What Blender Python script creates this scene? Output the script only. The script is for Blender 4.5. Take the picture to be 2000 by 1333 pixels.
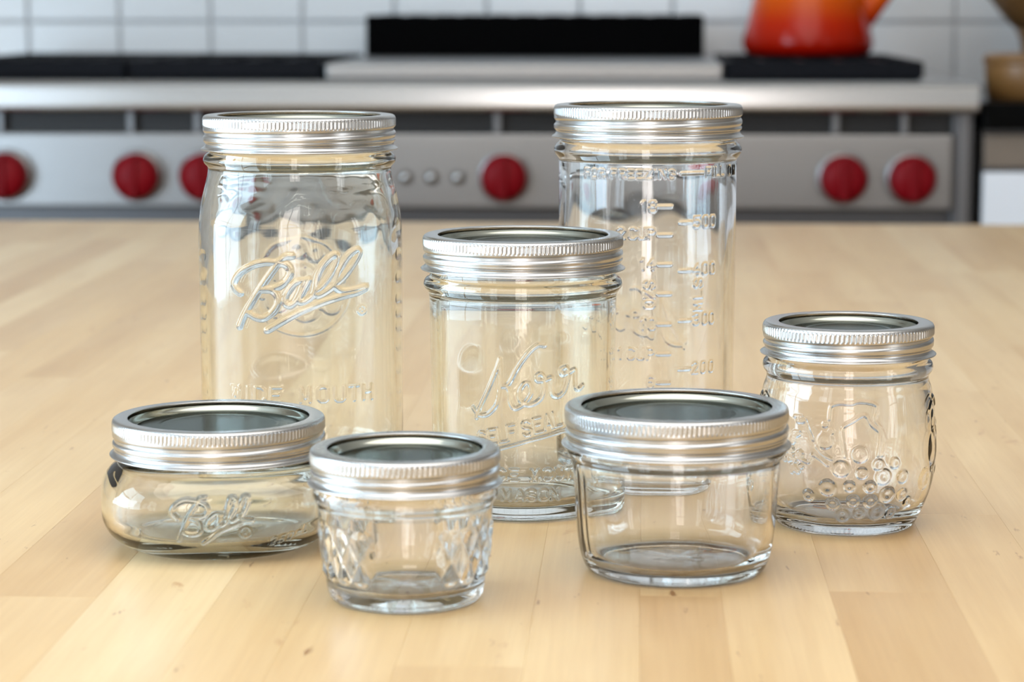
import bpy, bmesh, math, random
import numpy as np

for o in list(bpy.data.objects):
    bpy.data.objects.remove(o)
sc = bpy.context.scene
COL = sc.collection
PI = math.pi
TOP = 0.79                                     # height of the butcher block
EYE = 0.227                                    # camera above it

# ------------------------------------------------------------------ camera, world, light, exposure
cam = bpy.data.objects.new('camera', bpy.data.cameras.new('camera'))
COL.objects.link(cam)
cam.location = (0, 0, TOP + EYE)
cam.rotation_euler = (PI/2 - math.radians(7.8466), 0, math.radians(2.8946))
cam.data.sensor_width = 36
cam.data.lens = 86.4
cam.data.clip_start = 0.01
cam.data.dof.use_dof = True
cam.data.dof.focus_distance = 1.085
cam.data.dof.aperture_fstop = 12.0
sc.camera = cam

world = bpy.data.worlds.new('sky')
sc.world = world
world.use_nodes = True
world.node_tree.nodes['Background'].inputs[0].default_value = (0.85, 0.93, 1.0, 1)
world.node_tree.nodes['Background'].inputs[1].default_value = 1.0

def area(name, loc, rot, sx, sy, power, color):
    l = bpy.data.lights.new(name, 'AREA')
    l.shape = 'RECTANGLE'; l.size = sx; l.size_y = sy; l.energy = power; l.color = color
    o = bpy.data.objects.new(name, l); COL.objects.link(o)
    o.location = loc; o.rotation_euler = rot
    return o

# daylight standing in the openings of the four windows and an added overhead fill in place of ceiling bounce
area('daylight_west', (-2.02, 0.62, 1.175), (PI/2, 0, -PI/2), 1.9, 2.05, 156, (0.60, 0.81, 1.0))
area('daylight_northwest', (-2.02, -1.70, 1.175), (PI/2, 0, -PI/2), 1.2, 2.05, 32, (0.74, 0.88, 1.0))
area('daylight_east', (2.62, -0.45, 1.175), (PI/2, 0, PI/2), 0.7, 2.05, 20, (0.95, 0.97, 1.0))
area('daylight_south', (-0.06, -2.62, 1.175), (PI/2, 0, 0), 0.88, 2.05, 46, (1.0, 0.92, 0.87))
area('ceiling_fill', (0.15, 0.3, 2.58), (0, 0, 0), 2.3, 2.3, 52, (1.0, 0.955, 0.90))

sc.view_settings.view_transform = 'Standard'
sc.view_settings.look = 'None'
sc.view_settings.gamma = 1
sc.view_settings.use_curve_mapping = False
sc.view_settings.exposure = -0.54
cy = sc.cycles
cy.use_denoising = True
cy.max_bounces = 24
cy.transmission_bounces = 24
cy.glossy_bounces = 8
cy.diffuse_bounces = 5
cy.sample_clamp_indirect = 8
cy.blur_glossy = 0.5

# ------------------------------------------------------------------ materials
def lin(r, g, b):
    f = lambda c: (c/255/12.92) if c/255 <= 0.04045 else ((c/255+0.055)/1.055)**2.4
    return (f(r), f(g), f(b), 1)

def mat(name, color, rough=0.5, metal=0.0, trans=0.0, ior=1.5, coat=0.0, noise=0.0, nscale=20.0, bump=0.0, spec=0.5, aniso=0.0):
    m = bpy.data.materials.new(name); m.use_nodes = True
    nt = m.node_tree; b = nt.nodes['Principled BSDF']
    b.inputs['Base Color'].default_value = color
    b.inputs['Roughness'].default_value = rough
    b.inputs['Metallic'].default_value = metal
    b.inputs['Transmission Weight'].default_value = trans
    b.inputs['IOR'].default_value = ior
    b.inputs['Coat Weight'].default_value = coat
    b.inputs['Coat Roughness'].default_value = 0.08
    b.inputs['Specular IOR Level'].default_value = spec
    if noise or bump:
        tc = nt.nodes.new('ShaderNodeTexCoord')
        n = nt.nodes.new('ShaderNodeTexNoise'); n.inputs['Scale'].default_value = nscale
        n.inputs['Detail'].default_value = 4
        nt.links.new(tc.outputs['Object'], n.inputs['Vector'])
        if noise:
            mr = nt.nodes.new('ShaderNodeMapRange')
            mr.inputs['To Min'].default_value = 1 - noise; mr.inputs['To Max'].default_value = 1 + noise
            nt.links.new(n.outputs['Fac'], mr.inputs['Value'])
            mx = nt.nodes.new('ShaderNodeMix'); mx.data_type = 'RGBA'; mx.blend_type = 'MULTIPLY'
            mx.inputs['Factor'].default_value = 1
            mx.inputs['A'].default_value = color
            nt.links.new(mr.outputs['Result'], mx.inputs['B'])
            nt.links.new(mx.outputs['Result'], b.inputs['Base Color'])
        if bump:
            bp = nt.nodes.new('ShaderNodeBump'); bp.inputs['Strength'].default_value = bump
            bp.inputs['Distance'].default_value = 0.002
            nt.links.new(n.outputs['Fac'], bp.inputs['Height'])
            nt.links.new(bp.outputs['Normal'], b.inputs['Normal'])
    if aniso:
        tg = nt.nodes.new('ShaderNodeTangent'); tg.direction_type = 'RADIAL'; tg.axis = 'Z'
        nt.links.new(tg.outputs['Tangent'], b.inputs['Tangent'])
        b.inputs['Anisotropic'].default_value = aniso
    return m

def glass(name, color):
    m = bpy.data.materials.new(name); m.use_nodes = True
    nt = m.node_tree; nt.nodes.remove(nt.nodes['Principled BSDF'])
    g = nt.nodes.new('ShaderNodeBsdfGlass')
    g.inputs['Color'].default_value = color; g.inputs['Roughness'].default_value = 0.0
    g.inputs['IOR'].default_value = 1.5
    nt.links.new(g.outputs[0], nt.nodes['Material Output'].inputs['Surface'])
    return m

def brushed(name, color, rough, axis):
    m = mat(name, color, rough, 1.0)
    nt = m.node_tree; b = nt.nodes['Principled BSDF']
    tc = nt.nodes.new('ShaderNodeTexCoord'); mp = nt.nodes.new('ShaderNodeMapping')
    s = [400, 400, 400]; s[axis] = 4
    mp.inputs['Scale'].default_value = s
    n = nt.nodes.new('ShaderNodeTexNoise'); n.inputs['Scale'].default_value = 1.0
    nt.links.new(tc.outputs['Object'], mp.inputs['Vector']); nt.links.new(mp.outputs[0], n.inputs['Vector'])
    mr = nt.nodes.new('ShaderNodeMapRange'); mr.inputs['To Min'].default_value = rough*0.8; mr.inputs['To Max'].default_value = rough*1.2
    nt.links.new(n.outputs['Fac'], mr.inputs['Value']); nt.links.new(mr.outputs[0], b.inputs['Roughness'])
    return m

def maple():
    m = bpy.data.materials.new('oiled_maple'); m.use_nodes = True
    nt = m.node_tree; N = nt.nodes; L = nt.links; b = N['Principled BSDF']
    tc = N.new('ShaderNodeTexCoord'); oi = N.new('ShaderNodeObjectInfo')
    off = N.new('ShaderNodeVectorMath'); off.operation = 'SCALE'; off.inputs[0].default_value = (7.3, 13.1, 3.7)
    L.new(oi.outputs['Random'], off.inputs['Scale'])
    ad = N.new('ShaderNodeVectorMath'); ad.operation = 'ADD'
    L.new(tc.outputs['Object'], ad.inputs[0]); L.new(off.outputs[0], ad.inputs[1])
    def noise(scale, detail, rough=0.55, dist=0.0):
        mp = N.new('ShaderNodeMapping'); mp.inputs['Scale'].default_value = scale
        L.new(ad.outputs[0], mp.inputs['Vector'])
        n = N.new('ShaderNodeTexNoise'); n.inputs['Scale'].default_value = 1; n.inputs['Detail'].default_value = detail
        n.inputs['Roughness'].default_value = rough; n.inputs['Distortion'].default_value = dist
        L.new(mp.outputs[0], n.inputs['Vector'])
        return n.outputs['Fac']
    tone = N.new('ShaderNodeValToRGB')          # one tone per stave
    cr = tone.color_ramp; cr.elements[0].position = 0; cr.elements[1].position = 1
    cr.elements[0].color = TONES[0]; cr.elements[1].color = TONES[-1]
    for i, c in enumerate(TONES[1:-1]):
        e = cr.elements.new((i+1)/(len(TONES)-1)); e.color = c
    L.new(oi.outputs['Random'], tone.inputs['Fac'])
    def mul(a, fac, lo, hi, fmin=0.3, fmax=0.7):
        mr = N.new('ShaderNodeMapRange'); mr.inputs['From Min'].default_value = fmin; mr.inputs['From Max'].default_value = fmax
        L.new(fac, mr.inputs['Value'])
        cm = N.new('ShaderNodeMix'); cm.data_type = 'RGBA'; cm.inputs['A'].default_value = lo; cm.inputs['B'].default_value = hi
        L.new(mr.outputs[0], cm.inputs['Factor'])
        mx = N.new('ShaderNodeMix'); mx.data_type = 'RGBA'; mx.blend_type = 'MULTIPLY'; mx.inputs['Factor'].default_value = 1
        L.new(a, mx.inputs['A']); L.new(cm.outputs['Result'], mx.inputs['B'])
        return mx.outputs['Result']
    c = mul(tone.outputs['Color'], noise((26, 2.2, 10), 4, 0.6, 0.6), (0.88, 0.81, 0.71, 1), (1.05, 1.06, 1.08, 1))
    c = mul(c, noise((9, 5, 9), 3), (0.95, 0.92, 0.90, 1), (1.04, 1.05, 1.06, 1))
    c = mul(c, noise((420, 9, 60), 3, 0.7), (0.94, 0.915, 0.885, 1), (1.03, 1.03, 1.03, 1))
    c = mul(c, noise((150, 32, 40), 3, 0.6), (0.50, 0.36, 0.25, 1), (1, 1, 1, 1), 0.255, 0.315)     # small flecks
    c = mul(c, noise((22, 9, 10), 5, 0.62, 1.2), (0.66, 0.48, 0.36, 1), (1, 1, 1, 1), 0.24, 0.335)  # mineral streaks
    L.new(c, b.inputs['Base Color'])
    rr = N.new('ShaderNodeMapRange'); rr.inputs['To Min'].default_value = 0.36; rr.inputs['To Max'].default_value = 0.52
    L.new(noise((14, 5, 10), 4), rr.inputs['Value']); L.new(rr.outputs[0], b.inputs['Roughness'])
    bp = N.new('ShaderNodeBump'); bp.inputs['Strength'].default_value = 0.05; bp.inputs['Distance'].default_value = 0.0008
    L.new(noise((300, 12, 60), 3), bp.inputs['Height']); L.new(bp.outputs[0], b.inputs['Normal'])
    b.inputs['Specular IOR Level'].default_value = 0.5
    b.inputs['Coat Weight'].default_value = 0.5; b.inputs['Coat Roughness'].default_value = 0.30
    return m

TONES = [lin(202, 167, 117), lin(218, 189, 142), lin(212, 179, 128), lin(225, 199, 154), lin(215, 183, 133), lin(220, 192, 146)]
M = {}
M['maple'] = maple()
M['glass_clear'] = glass('clear_flint_glass', (0.993, 0.996, 0.996, 1))
M['glass_warm'] = glass('faintly_green_glass', (0.988, 0.994, 0.984, 1))
M['tin'] = mat('tinned_band', (0.54, 0.54, 0.535, 1), 0.27, 1.0)
M['lid'] = mat('tinned_lid', (0.44, 0.45, 0.39, 1), 0.15, 1.0)
M['lid'].node_tree.nodes['Principled BSDF'].inputs['Specular Tint'].default_value = (0.40, 0.425, 0.43, 1)
M['steel'] = brushed('brushed_stainless_steel', (0.47, 0.465, 0.46, 1), 0.18, 0)
M['panel_steel'] = brushed('panel_stainless_steel', (0.30, 0.296, 0.294, 1), 0.34, 0)
M['dark_steel'] = mat('dark_trim_steel', (0.12, 0.12, 0.125, 1), 0.4, 0.8)  # one even dark grey steel
M['strip'] = mat('dark_strip_steel', (0.015, 0.014, 0.014, 1), 0.5, 0.3)
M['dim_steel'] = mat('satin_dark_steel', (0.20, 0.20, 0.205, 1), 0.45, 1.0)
M['black'] = mat('matt_black_enamel', (0.0008, 0.0008, 0.001, 1), 0.5, noise=0.2, spec=0.02)
M['iron'] = mat('cast_iron', (0.006, 0.0065, 0.009, 1), 0.6, noise=0.3, nscale=120, bump=0.3, spec=0.08)
M['red'] = mat('red_knob_plastic', (0.19, 0.002, 0.006, 1), 0.4, noise=0.05, spec=0.12)
M['tile'] = mat('glazed_white_tile', (0.80, 0.845, 0.885, 1), 0.2, noise=0.02, nscale=6, bump=0.02)
M['grout'] = mat('grey_grout', (0.60, 0.62, 0.64, 1), 0.9, noise=0.15, nscale=200)
M['plaster'] = mat('painted_plaster', (0.80, 0.79, 0.77, 1), 0.8, noise=0.02, nscale=8)
M['taupe'] = mat('taupe_wall_paint', (0.34, 0.29, 0.24, 1), 0.8, noise=0.02, nscale=8)
M['ceiling'] = mat('white_ceiling_paint', (0.86, 0.86, 0.85, 1), 0.9, noise=0.01)
M['floor'] = mat('oak_floor', (0.30, 0.19, 0.10, 1), 0.4, noise=0.3, nscale=10)
M['white_paint'] = mat('white_cabinet_paint', (0.82, 0.85, 0.90, 1), 0.35, noise=0.01)
M['drawer_wood'] = mat('tan_drawer_wood', (0.19, 0.15, 0.115, 1), 0.45, noise=0.2, nscale=30)
M['stone'] = mat('polished_black_stone', (0.002, 0.002, 0.002, 1), 0.15, noise=0.4, nscale=150, spec=0.05)
M['turned_wood'] = mat('golden_turned_wood', (0.21, 0.105, 0.032, 1), 0.4, noise=0.2, nscale=40)
M['brown_wood'] = mat('brown_turned_wood', (0.15, 0.075, 0.025, 1), 0.4, noise=0.2, nscale=40)
M['trim_paint'] = mat('white_trim_paint', (0.85, 0.85, 0.85, 1), 0.4, noise=0.01)

def enamel():
    m = mat('flame_enamel', (0.8, 0.1, 0.01, 1), 0.12, spec=0.2)
    nt = m.node_tree; b = nt.nodes['Principled BSDF']
    tc = nt.nodes.new('ShaderNodeTexCoord'); sp = nt.nodes.new('ShaderNodeSeparateXYZ')
    nt.links.new(tc.outputs['Object'], sp.inputs[0])
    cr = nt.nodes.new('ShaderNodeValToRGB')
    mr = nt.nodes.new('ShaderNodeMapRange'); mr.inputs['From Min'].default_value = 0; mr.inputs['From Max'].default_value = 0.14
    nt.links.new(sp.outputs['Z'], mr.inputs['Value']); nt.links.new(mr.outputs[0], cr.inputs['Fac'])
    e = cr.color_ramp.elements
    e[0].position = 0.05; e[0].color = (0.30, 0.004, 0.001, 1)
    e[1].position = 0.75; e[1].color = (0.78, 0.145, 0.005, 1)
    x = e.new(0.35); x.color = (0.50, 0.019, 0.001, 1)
    nt.links.new(cr.outputs['Color'], b.inputs['Base Color'])
    return m
M['enamel'] = enamel()

# ------------------------------------------------------------------ helpers
def link(name, me, m, parent=None, loc=(0, 0, 0), rot=(0, 0, 0)):
    o = bpy.data.objects.new(name, me); COL.objects.link(o)
    if m is not None and len(me.materials) == 0: me.materials.append(m)
    o.location = loc; o.rotation_euler = rot
    if parent is not None: o.parent = parent
    return o

def thing(name, label, cat, loc=(0, 0, 0), rz=0.0, group=None):
    o = bpy.data.objects.new(name, None); COL.objects.link(o)
    o.empty_display_size = 0.02
    o.location = loc; o.rotation_euler = (0, 0, rz)
    o['label'] = label; o['category'] = cat
    if group: o['group'] = group
    return o

def smooth(me):
    me.polygons.foreach_set('use_smooth', np.ones(len(me.polygons), dtype=bool)); me.update()

def box_bm(bm, x0, x1, y0, y1, z0, z1, bev=0.0, seg=2):
    r = bmesh.ops.create_cube(bm, size=1)
    vs = r['verts']
    for v in vs:
        v.co = ((x0+x1)/2 + v.co.x*(x1-x0), (y0+y1)/2 + v.co.y*(y1-y0), (z0+z1)/2 + v.co.z*(z1-z0))
    if bev:
        es = list({e for v in vs for e in v.link_edges})
        bmesh.ops.bevel(bm, geom=es, offset=bev, segments=seg, profile=0.5, affect='EDGES')

def bm_obj(name, bm, m, parent=None, loc=(0, 0, 0), sm=False, rot=(0, 0, 0)):
    me = bpy.data.meshes.new(name); bmesh.ops.recalc_face_normals(bm, faces=bm.faces[:]); bm.to_mesh(me); bm.free()
    if sm: smooth(me)
    return link(name, me, m, parent, loc, rot)

def box(name, x0, x1, y0, y1, z0, z1, m, parent=None, bev=0.0, org=(0, 0, 0), seg=2):
    """a box given in room coordinates, stored relative to its parent's origin org"""
    bm = bmesh.new(); box_bm(bm, x0-org[0], x1-org[0], y0-org[1], y1-org[1], z0-org[2], z1-org[2], bev, seg)
    return bm_obj(name, bm, m, parent)

def grid_mesh(name, V, rows, cols, closed_rows=False, cap0=False, cap1=False):
    """V rows*cols points (cols run round, closed); optional closing from last row to first"""
    i = np.arange(rows if closed_rows else rows-1); j = np.arange(cols)
    I, Jm = np.meshgrid(i, j, indexing='ij'); I2 = (I+1) % rows; J2 = (Jm+1) % cols
    F = np.stack([I*cols+Jm, I*cols+J2, I2*cols+J2, I2*cols+Jm], -1).reshape(-1, 4)
    return F

def np_mesh(name, V, quads, tris=None):
    me = bpy.data.meshes.new(name)
    nq = len(quads); nt_ = 0 if tris is None else len(tris)
    me.vertices.add(len(V)); me.vertices.foreach_set('co', np.ascontiguousarray(V, dtype=np.float32).ravel())
    loops = np.concatenate([quads.ravel(), tris.ravel()]) if nt_ else quads.ravel()
    me.loops.add(len(loops)); me.loops.foreach_set('vertex_index', loops.astype(np.int32))
    me.polygons.add(nq+nt_)
    st = np.concatenate([np.arange(nq)*4, nq*4+np.arange(nt_)*3]).astype(np.int32)
    me.polygons.foreach_set('loop_start', st)
    me.update(calc_edges=True); me.validate()
    smooth(me)
    return me

def lathe(name, prof, m, parent=None, n=48, loc=(0, 0, 0), rot=(0, 0, 0), sharp=False):
    prof = np.array(prof, float); th = np.linspace(0, 2*PI, n, endpoint=False)
    V = np.zeros((len(prof), n, 3))
    V[..., 0] = prof[:, 0, None]*np.cos(th); V[..., 1] = prof[:, 0, None]*np.sin(th); V[..., 2] = prof[:, 1, None]
    F = grid_mesh(name, None, len(prof), n)
    me = np_mesh(name, V.reshape(-1, 3), F)
    bm = bmesh.new(); bm.from_mesh(me); bmesh.ops.remove_doubles(bm, verts=bm.verts, dist=1e-6)
    bmesh.ops.recalc_face_normals(bm, faces=bm.faces[:]); bm.to_mesh(me); bm.free(); smooth(me)
    o = link(name, me, m, parent, loc, rot)
    return o

def tube(name, pts, rad, m, parent=None, n=14):
    pts = np.array(pts, float); k = len(pts)
    rad = np.broadcast_to(np.array(rad, float), (k,))
    T = np.gradient(pts, axis=0); T /= np.linalg.norm(T, axis=1)[:, None]
    up = np.array([0, 1, 0.01]); th = np.linspace(0, 2*PI, n, endpoint=False)
    V = []
    for p, t, r in zip(pts, T, rad):
        a = np.cross(t, up); a /= np.linalg.norm(a); b = np.cross(t, a)
        V.append(p + r*(np.cos(th)[:, None]*a + np.sin(th)[:, None]*b))
    V = np.array(V).reshape(-1, 3)
    F = grid_mesh(name, None, k, n)
    V = np.vstack([V, pts[0], pts[-1]])
    j = np.arange(n); j2 = (j+1) % n
    tr = np.vstack([np.stack([np.full(n, k*n), j2, j], -1), np.stack([np.full(n, k*n+1), (k-1)*n+j, (k-1)*n+j2], -1)])
    me = np_mesh(name, V, F, tr)
    bm = bmesh.new(); bm.from_mesh(me); bmesh.ops.recalc_face_normals(bm, faces=bm.faces[:]); bm.to_mesh(me); bm.free(); smooth(me)
    return link(name, me, m, parent)

def spline(pts, per=6, closed=False):
    """Catmull-Rom through 2-D or 3-D points"""
    P = np.array(pts, float)
    if len(P) < 3: return P
    Q = np.vstack([2*P[0]-P[1], P, 2*P[-1]-P[-2]])
    out = []
    for i in range(1, len(Q)-2):
        p0, p1, p2, p3 = Q[i-1], Q[i], Q[i+1], Q[i+2]
        for t in np.linspace(0, 1, per, endpoint=False):
            out.append(0.5*((2*p1)+(-p0+p2)*t+(2*p0-5*p1+4*p2-p3)*t*t+(-p0+3*p1-3*p2+p3)*t**3))
    out.append(P[-1])
    return np.array(out)

# ------------------------------------------------------------------ the room
def struct(o):
    o['kind'] = 'structure'; return o
X0, X1, Y0, Y1, ZC = -2.0, 2.6, -2.6, 3.9, 2.6
struct(box('floor', X0-.1, X1+.1, Y0-.1, Y1+.1, -0.1, 0, M['floor']))
struct(box('ceiling', X0-.1, X1+.1, Y0-.1, Y1+.1, ZC, ZC+0.1, M['ceiling']))
wb = struct(box('wall_back', X0-.1, X1+.1, Y1, Y1+.1, 0, ZC, M['grout']))
TP, TX, TZ, TG = 0.146, -0.966, 0.987, 0.0045
tile_bm = bmesh.new(); box_bm(tile_bm, -TP/2+TG/2, TP/2-TG/2, -0.009, 0.0, -TP/2+TG/2, TP/2-TG/2, 0.002, 2)
tile_me = bpy.data.meshes.new('tile'); tile_bm.to_mesh(tile_me); tile_bm.free(); tile_me.materials.append(M['tile'])
for k in range(-1, 5):
    for n in range(-3, 15):
        link('tile', tile_me, None, wb, (TX+(n+.5)*TP, Y1, TZ+(k+.5)*TP))
box('upper_plaster', X0, X1, Y1-.01, Y1, TZ+5*TP+.002, ZC, M['plaster'], wb)

def wall_with_opening(name, axis, pos, a0, a1, openings, z0=0.15, z1=2.2, th=0.1, m='plaster'):
    bm = bmesh.new()
    def seg(u0, u1, w0, w1):
        if u1-u0 < 1e-4: return
        if axis == 'x': box_bm(bm, min(pos, pos+th), max(pos, pos+th), u0, u1, w0, w1)
        else: box_bm(bm, u0, u1, min(pos, pos+th), max(pos, pos+th), w0, w1)
    u = a0
    for o0, o1 in openings:
        seg(u, o0, 0, ZC); seg(o0, o1, 0, z0); seg(o0, o1, z1, ZC); u = o1
    seg(u, a1, 0, ZC)
    return struct(bm_obj(name, bm, M[m]))
wall_with_opening('wall_left', 'x', X0, Y0-.1, Y1+.1, [(-2.3, -1.1), (-0.33, 1.57)], th=-0.1)
wall_with_opening('wall_right', 'x', X1, Y0-.1, Y1+.1, [(-0.8, -0.1)], m='taupe')
wall_with_opening('wall_front', 'y', Y0, X0-.1, X1+.1, [(-0.5, 0.38)], th=-0.1)
def window(n, axis, pos, a0, a1, z0=0.15, z1=2.2):
    bm = bmesh.new()
    def bar(u0, u1, w0, w1):
        if axis == 'x': box_bm(bm, pos-.02, pos+.02, u0, u1, w0, w1)
        else: box_bm(bm, u0, u1, pos-.02, pos+.02, w0, w1)
    for u in (a0, (a0+a1)/2-.02, a1-.04): bar(u, u+.04, z0, z1)
    for w in (z0, (z0+z1)/2-.02, z1-.04): bar(a0, a1, w, w+.04)
    struct(bm_obj('window_%d' % n, bm, M['trim_paint']))
window(1, 'x', X0+.03, -0.33, 1.57)
window(2, 'x', X1-.03, -0.8, -0.1)
window(3, 'y', Y0+.03, -0.5, 0.38)
window(4, 'x', X0+.03, -2.3, -1.1)

# ------------------------------------------------------------------ butcher block table
rng = random.Random(11)
IX0, IX1, IY0, IY1 = -0.95, 0.66, 0.42, 2.548
tb = thing('butcher_block_table', 'pale maple butcher block table under the glass jars', 'table', (0, 1.48, 0))
xs = [0.0025, 0.0339, 0.0761, 0.1232]
while xs[-1] < IX1-0.05: xs.append(xs[-1]+rng.uniform(0.033, 0.047))
xs[-1] = IX1
left = [-0.0375]
while left[-1] > IX0+0.05: left.append(left[-1]-rng.uniform(0.034, 0.047))
left[-1] = IX0
xs = left[::-1]+xs
def plank(x0, x1, y0, y1):
    g, c = 0.00002, 0.00008
    hx, hy, h = (x1-x0)/2-g, (y1-y0)/2-g, 0.045
    V = []
    for z, i in ((-h, 0), (-c, 0), (0, c)):
        for sx, sy in ((-1, -1), (1, -1), (1, 1), (-1, 1)):
            V.append((sx*(hx-i), sy*(hy-i), z))
    F = [(3, 2, 1, 0), (8, 9, 10, 11)]
    for k in (0, 4):
        for i in range(4):
            j = (i+1) % 4; F.append((k+i, k+j, k+4+j, k+4+i))
    me = bpy.data.meshes.new('plank'); me.from_pydata(V, [], F); me.update()
    link('plank', me, M['maple'], tb, ((x0+x1)/2, (y0+y1)/2-1.48, TOP))
for a, b_ in zip(xs[:-1], xs[1:]):
    y = IY0; cuts = [y]
    y += rng.uniform(0.15, 0.75)
    while y < IY1-0.18:
        cuts.append(y); y += rng.uniform(0.38, 0.85)
    cuts.append(IY1)
    for c0, c1 in zip(cuts[:-1], cuts[1:]): plank(a, b_, c0, c1)
box('apron', IX0+.06, IX1-.06, IY0+.06, IY1-.06, 0.64, TOP-.0455, M['white_paint'], tb, 0.003, (0, 1.48, 0))
for lx in (IX0+.10, IX1-.10):
    for ly in (IY0+.10, IY1-.10):
        lathe('leg', [(0, 0), (.028, 0), (.03, .02), (.026, .06), (.036, .3), (.040, .5), (.032, .54), (.045, .56), (.045, .64), (0, .64)], M['white_paint'], tb, 20, (lx, ly-1.48, 0))

# ------------------------------------------------------------------ the range
RX0, RX1, RF = -1.01, 0.440, 3.2
RO = (-0.28, RF, 0)
rg = thing('kitchen_range', 'stainless steel kitchen range with red knobs behind the table', 'range', RO)
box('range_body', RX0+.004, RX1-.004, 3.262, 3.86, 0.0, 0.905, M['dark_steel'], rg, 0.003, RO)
# cooktop deck with its bullnose front
def extrude_x(name, prof, x0, x1, m, parent, org):
    bm = bmesh.new()
    a = [bm.verts.new((x0-org[0], y-org[1], z-org[2])) for y, z in prof]
    b = [bm.verts.new((x1-org[0], y-org[1], z-org[2])) for y, z in prof]
    n = len(prof)
    for i in range(n):
        bm.faces.new((a[i], a[(i+1) % n], b[(i+1) % n], b[i]))
    bm.faces.new(a[::-1]); bm.faces.new(b)
    return bm_obj(name, bm, m, parent)
nose = [(3.285, .905), (3.285, .9155)]
nose += [(3.215+0.0-0.013*math.sin(t), .9035+.012*math.cos(t)) for t in np.linspace(0, PI/2, 7)]
nose += [(3.2008, .892), (3.2004, .886)]
nose += [(3.210-0.0095*math.cos(t), .882-.007*math.sin(t)) for t in np.linspace(0, PI/2, 5)]
nose += [(3.235, .875), (3.262, .880), (3.262, .905)]
extrude_x('bullnose', nose, RX0, RX1, M['steel'], rg, RO)
box('cooktop', RX0, RX1, 3.285, 3.87, .905, .9155, M['steel'], rg, 0.001, RO)
box('control_panel', RX0+.025, .411, 3.225, 3.262, .748, .846, M['panel_steel'], rg, 0.003, RO)
box('dark_strip', RX0+.025, .411, 3.243, 3.262, .846, .8755, M['strip'], rg, 0, RO)  # dark recessed strip between bullnose and control panel
for ex in ((RX0+.004, RX0+.025), (.4115, .4385)):
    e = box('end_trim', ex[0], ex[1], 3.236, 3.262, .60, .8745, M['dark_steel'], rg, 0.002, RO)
    xm = (ex[0]+ex[1])/2
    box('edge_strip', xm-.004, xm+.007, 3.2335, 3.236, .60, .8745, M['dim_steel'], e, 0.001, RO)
dr = box('oven_door', RX0+.03, .405, 3.215, 3.262, .20, .716, M['panel_steel'], rg, 0.004, RO)
knob_x = [-.834, -.659, -.570, -.173, .269, .358]
for kx in knob_x:
    box('steel_block', kx-.014, kx-.005, 3.2285, 3.243, .846, .8752, M['dim_steel'], rg, 0.001, RO)  # paler steel block across the dark strip above each knob
    kz = .790
    k = bpy.data.objects.new
    pr = [(0, .0), (.0345, .0), (.035, .002), (.0345, .0045), (.032, .006), (0, .006)]
    bez = lathe('bezel', pr, M['panel_steel'], rg, 40, (kx-RO[0], 3.225-RO[1], kz), (PI/2, 0, 0))
    pr = [(0, .006), (.0298, .006), (.0310, .009), (.0306, .022), (.0292, .028), (.0245, .033), (.014, .036), (0, .037)]
    kn = lathe('knob', pr, M['red'], rg, 40, (kx-RO[0], 3.225-RO[1], kz), (PI/2, 0, 0))
    bm = bmesh.new(); box_bm(bm, -.0045, .0045, -.027, .027, .030, .0415, .002, 2)
    bm_obj('grip', bm, M['red'], kn, sm=False)
for kx in (-.338, -.303, -.269, -.234):
    lathe('button', [(0, 0), (.0095, 0), (.0095, .002), (.0065, .003), (.0065, .010), (.005, .012), (0, .0125)], M['steel'], rg, 24, (kx-RO[0], 3.225-RO[1], .789), (PI/2, 0, 0))
# grates
def grate(x0, x1):
    y0, y1, zt, h, w = 3.275, 3.785, .940, .022, .011
    bm = bmesh.new()
    box_bm(bm, x0, x1, y0, y0+w, zt-h, zt, .002, 1); box_bm(bm, x0, x1, y1-w, y1, zt-h, zt, .002, 1)
    box_bm(bm, x0, x0+w, y0+w, y1-w, zt-h, zt, .002, 1); box_bm(bm, x1-w, x1, y0+w, y1-w, zt-h, zt, .002, 1)
    ym = (y0+y1)/2
    box_bm(bm, x0+w, x1-w, ym-w/2, ym+w/2, zt-h*.8, zt, .002, 1)
    for f in (.2, .4, .6, .8):
        xx = x0+(x1-x0)*f
        box_bm(bm, xx-.004, xx+.004, y0+w, ym-w/2, zt-.016, zt, .0015, 1)
        box_bm(bm, xx-.004, xx+.004, ym+w/2, y1-w, zt-.016, zt, .0015, 1)
    for yy in ((y0+ym)/2, (y1+ym)/2):
        box_bm(bm, x0+w, x1-w, yy-.004, yy+.004, zt-.016, zt-.0005, .0015, 1)
    for v in bm.verts: v.co.x -= RO[0]; v.co.y -= RO[1]
    bm_obj('grate', bm, M['iron'], rg)
    box('burner_pan', x0+.004, x1-.004, y0+.004, y1-.004, .9155, .9185, M['iron'], rg, 0.001, RO)
    for yy in ((y0+ym)/2, (y1+ym)/2):
        lathe('burner', [(0, 0), (.042, 0), (.042, .006), (.034, .0065), (.034, .0105), (.03, .012), (0, .012)], M['iron'], rg, 32, ((x0+x1)/2-RO[0], yy-RO[1], .9186))
for gx in ((-.944, -.684), (-.679, -.421), (.118, .377)): grate(*gx)
box('griddle_cover', -.417, .115, 3.287, 3.755, .9158, .936, M['panel_steel'], rg, 0.004, RO, 3)
bs = box('backguard', -.414, .101, 3.765, 3.83, .9158, .998, M['black'], rg, 0.004, RO, 3)
for i in range(12):
    xx = -.39+i*.0415
    box('slot', xx, xx+.028, 3.785, 3.81, .9975, .9990, M['iron'], bs, 0, RO)

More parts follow.
